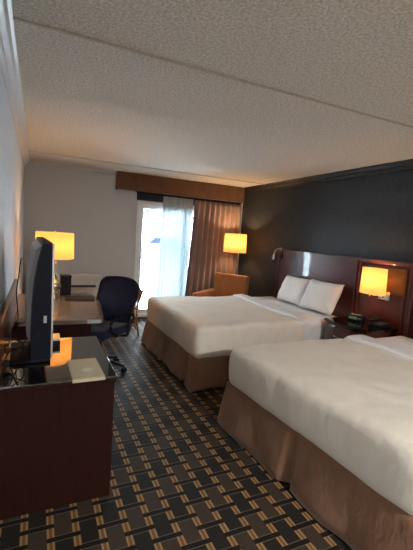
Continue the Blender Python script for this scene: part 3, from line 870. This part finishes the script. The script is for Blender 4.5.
# ------------------------------------------------------------------ nightstand, clock, phone
NZ = .665
t = thing('nightstand', 'dark wood bow-front nightstand with black glass top between the beds', 'nightstand', (3.15, 2.78, 0))
def ns_outline(o=0, x1=3.383):
    pts = [(x1, 2.515 - o)]
    n = 16
    for i in range(n + 1):
        s = i / n; pts.append((2.945 - o - .055 * math.sin(PI * s), 2.515 - o + (.56 + 2 * o) * s))
    pts.append((x1, 3.075 + o)); return pts
obj('body', prism(B(), ns_outline(-.012), .05, NZ - .03), 'cherry', t, smooth=True)
obj('plinth', prism(B(), ns_outline(-.04), 0, .05), 'espresso', t)
obj('glass_top', prism(B(), ns_outline(.012), NZ - .03, NZ, .004), 'nightglass', t, smooth=True)
for z0, z1 in ((.37, .61), (.09, .35)):
    n = 16
    fr = [(2.952 - .055 * math.sin(PI * (.05 + .9 * i / n)), 2.545 + .52 * i / n) for i in range(n + 1)]
    bk2 = [(x + .02, y) for x, y in reversed(fr)]
    dr = obj('drawer', prism(B(), [(x - .008, y) for x, y in fr] + bk2, z0, z1, .002), 'cherry', t, smooth=True)
    obj('drawer_handle', tube(B(), spline([(2.893, 2.74, (z0 + z1) / 2 + .03), (2.873, 2.75, (z0 + z1) / 2 + .03), (2.873, 2.86, (z0 + z1) / 2 + .03), (2.893, 2.87, (z0 + z1) / 2 + .03)], 4), .005, 8), 'chrome', dr, smooth=True)
t = thing('clock_radio', 'black clock radio with green display on the nightstand', 'clock', (3.1, 2.95, NZ))
mt = Matrix.Translation((3.19, 2.88, NZ)) @ Matrix.Rotation(math.radians(-70), 4, 'Z')
obj('casing', box(B(), -.085, .085, -.045, .045, .001, .072, .01, mtx=mt), 'black', t)
obj('display', box(B(), -.065, .03, -.0475, -.0445, .026, .058, .001, mtx=mt), 'display', t)
obj('snooze_bar', box(B(), -.05, .05, -.02, .01, .071, .076, .002, mtx=mt), 'tvgrey', t)
for k in range(3): obj('button', box(B(), .040 + k * .013, .048 + k * .013, -.0475, -.0445, .034, .046, .001, mtx=mt), 'silver', t)
t = thing('telephone', 'black desk telephone on the nightstand right of the clock', 'telephone', (3.2, 2.66, NZ))
mt = Matrix.Translation((3.27, 2.64, NZ)) @ Matrix.Rotation(math.radians(-80), 4, 'Z')
obj('base', box(B(), -.08, .08, -.09, .09, .001, .04, .01, mtx=mt), 'black', t)
obj('handset', box(B(), -.075, -.03, -.10, .10, .045, .07, .01, mtx=mt), 'black', t)
obj('cradle', box(B(), -.07, -.035, -.06, .06, .038, .047, .002, mtx=mt), 'black', t)
obj('keypad', box(B(), -.01, .06, -.06, .03, .039, .043, .001, mtx=mt), 'tyre', t)

# ------------------------------------------------------------------ light
w = bpy.data.worlds.new('World'); scene.world = w; w.use_nodes = True
nt = w.node_tree; bg = nt.nodes['Background']
bg.inputs[0].default_value = (.80, .90, 1.0, 1); bg.inputs[1].default_value = 13
pl = bpy.data.lights.new('door_portal', 'AREA'); pl.shape = 'RECTANGLE'; pl.size = DX1 - DX0; pl.size_y = DZ1 - .03
pl.cycles.is_portal = True
po = bpy.data.objects.new('door_portal', pl); COL.objects.link(po); po.location = ((DX0 + DX1) / 2, YF + .16, 1.0); po.rotation_euler = (-PI / 2, 0, 0)

# ceiling fixture added out of view behind the camera to brighten the room
t = thing('added_ceiling_light', 'added round fill light on the ceiling, out of view behind the camera', 'ceiling light', (1.6, -1.7, H - .09))
obj('fixture_rim', lathe(B(), [(.17, -.025), (.17, 0)], (1.6, -1.7, H), 32), 'chrome', t)
obj('diffuser', lathe(B(), [(.02, -.085), (.09, -.075), (.14, -.05), (.16, -.025)], (1.6, -1.7, H), 32), 'shade_pale', t, smooth=True)
el = bpy.data.lights.new('room_fill_light', 'AREA'); el.shape = 'DISK'; el.size = .32; el.energy = 68; el.color = (1.0, .94, .86)  # added fill lamp for the room's general brightness
eo = bpy.data.objects.new('room_fill_light', el); COL.objects.link(eo); eo.location = (1.6, -1.7, H - .092)

# ------------------------------------------------------------------ camera
f_px, yaw, pitch, roll = 366.38, .437, -.110, -.067
F = Vector((math.sin(yaw) * math.cos(pitch), math.cos(yaw) * math.cos(pitch), math.sin(pitch)))
R = Vector((math.cos(yaw), -math.sin(yaw), 0)); U = R.cross(F)
R2 = math.cos(roll) * R - math.sin(roll) * U; U2 = math.cos(roll) * U + math.sin(roll) * R
cd = bpy.data.cameras.new('camera'); cam = bpy.data.objects.new('camera', cd); COL.objects.link(cam)
cd.sensor_fit = 'HORIZONTAL'; cd.sensor_width = 36; cd.lens = f_px * 36 / 413; cd.clip_start = .02; cd.clip_end = 300
mw = Matrix(((R2.x, U2.x, -F.x, 0), (R2.y, U2.y, -F.y, 0), (R2.z, U2.z, -F.z, 1.5), (0, 0, 0, 1)))
cam.matrix_world = mw
scene.camera = cam
vs = scene.view_settings
vs.view_transform = 'Standard'; vs.look = 'None'; vs.gamma = 1; vs.use_curve_mapping = False; vs.exposure = 1.6
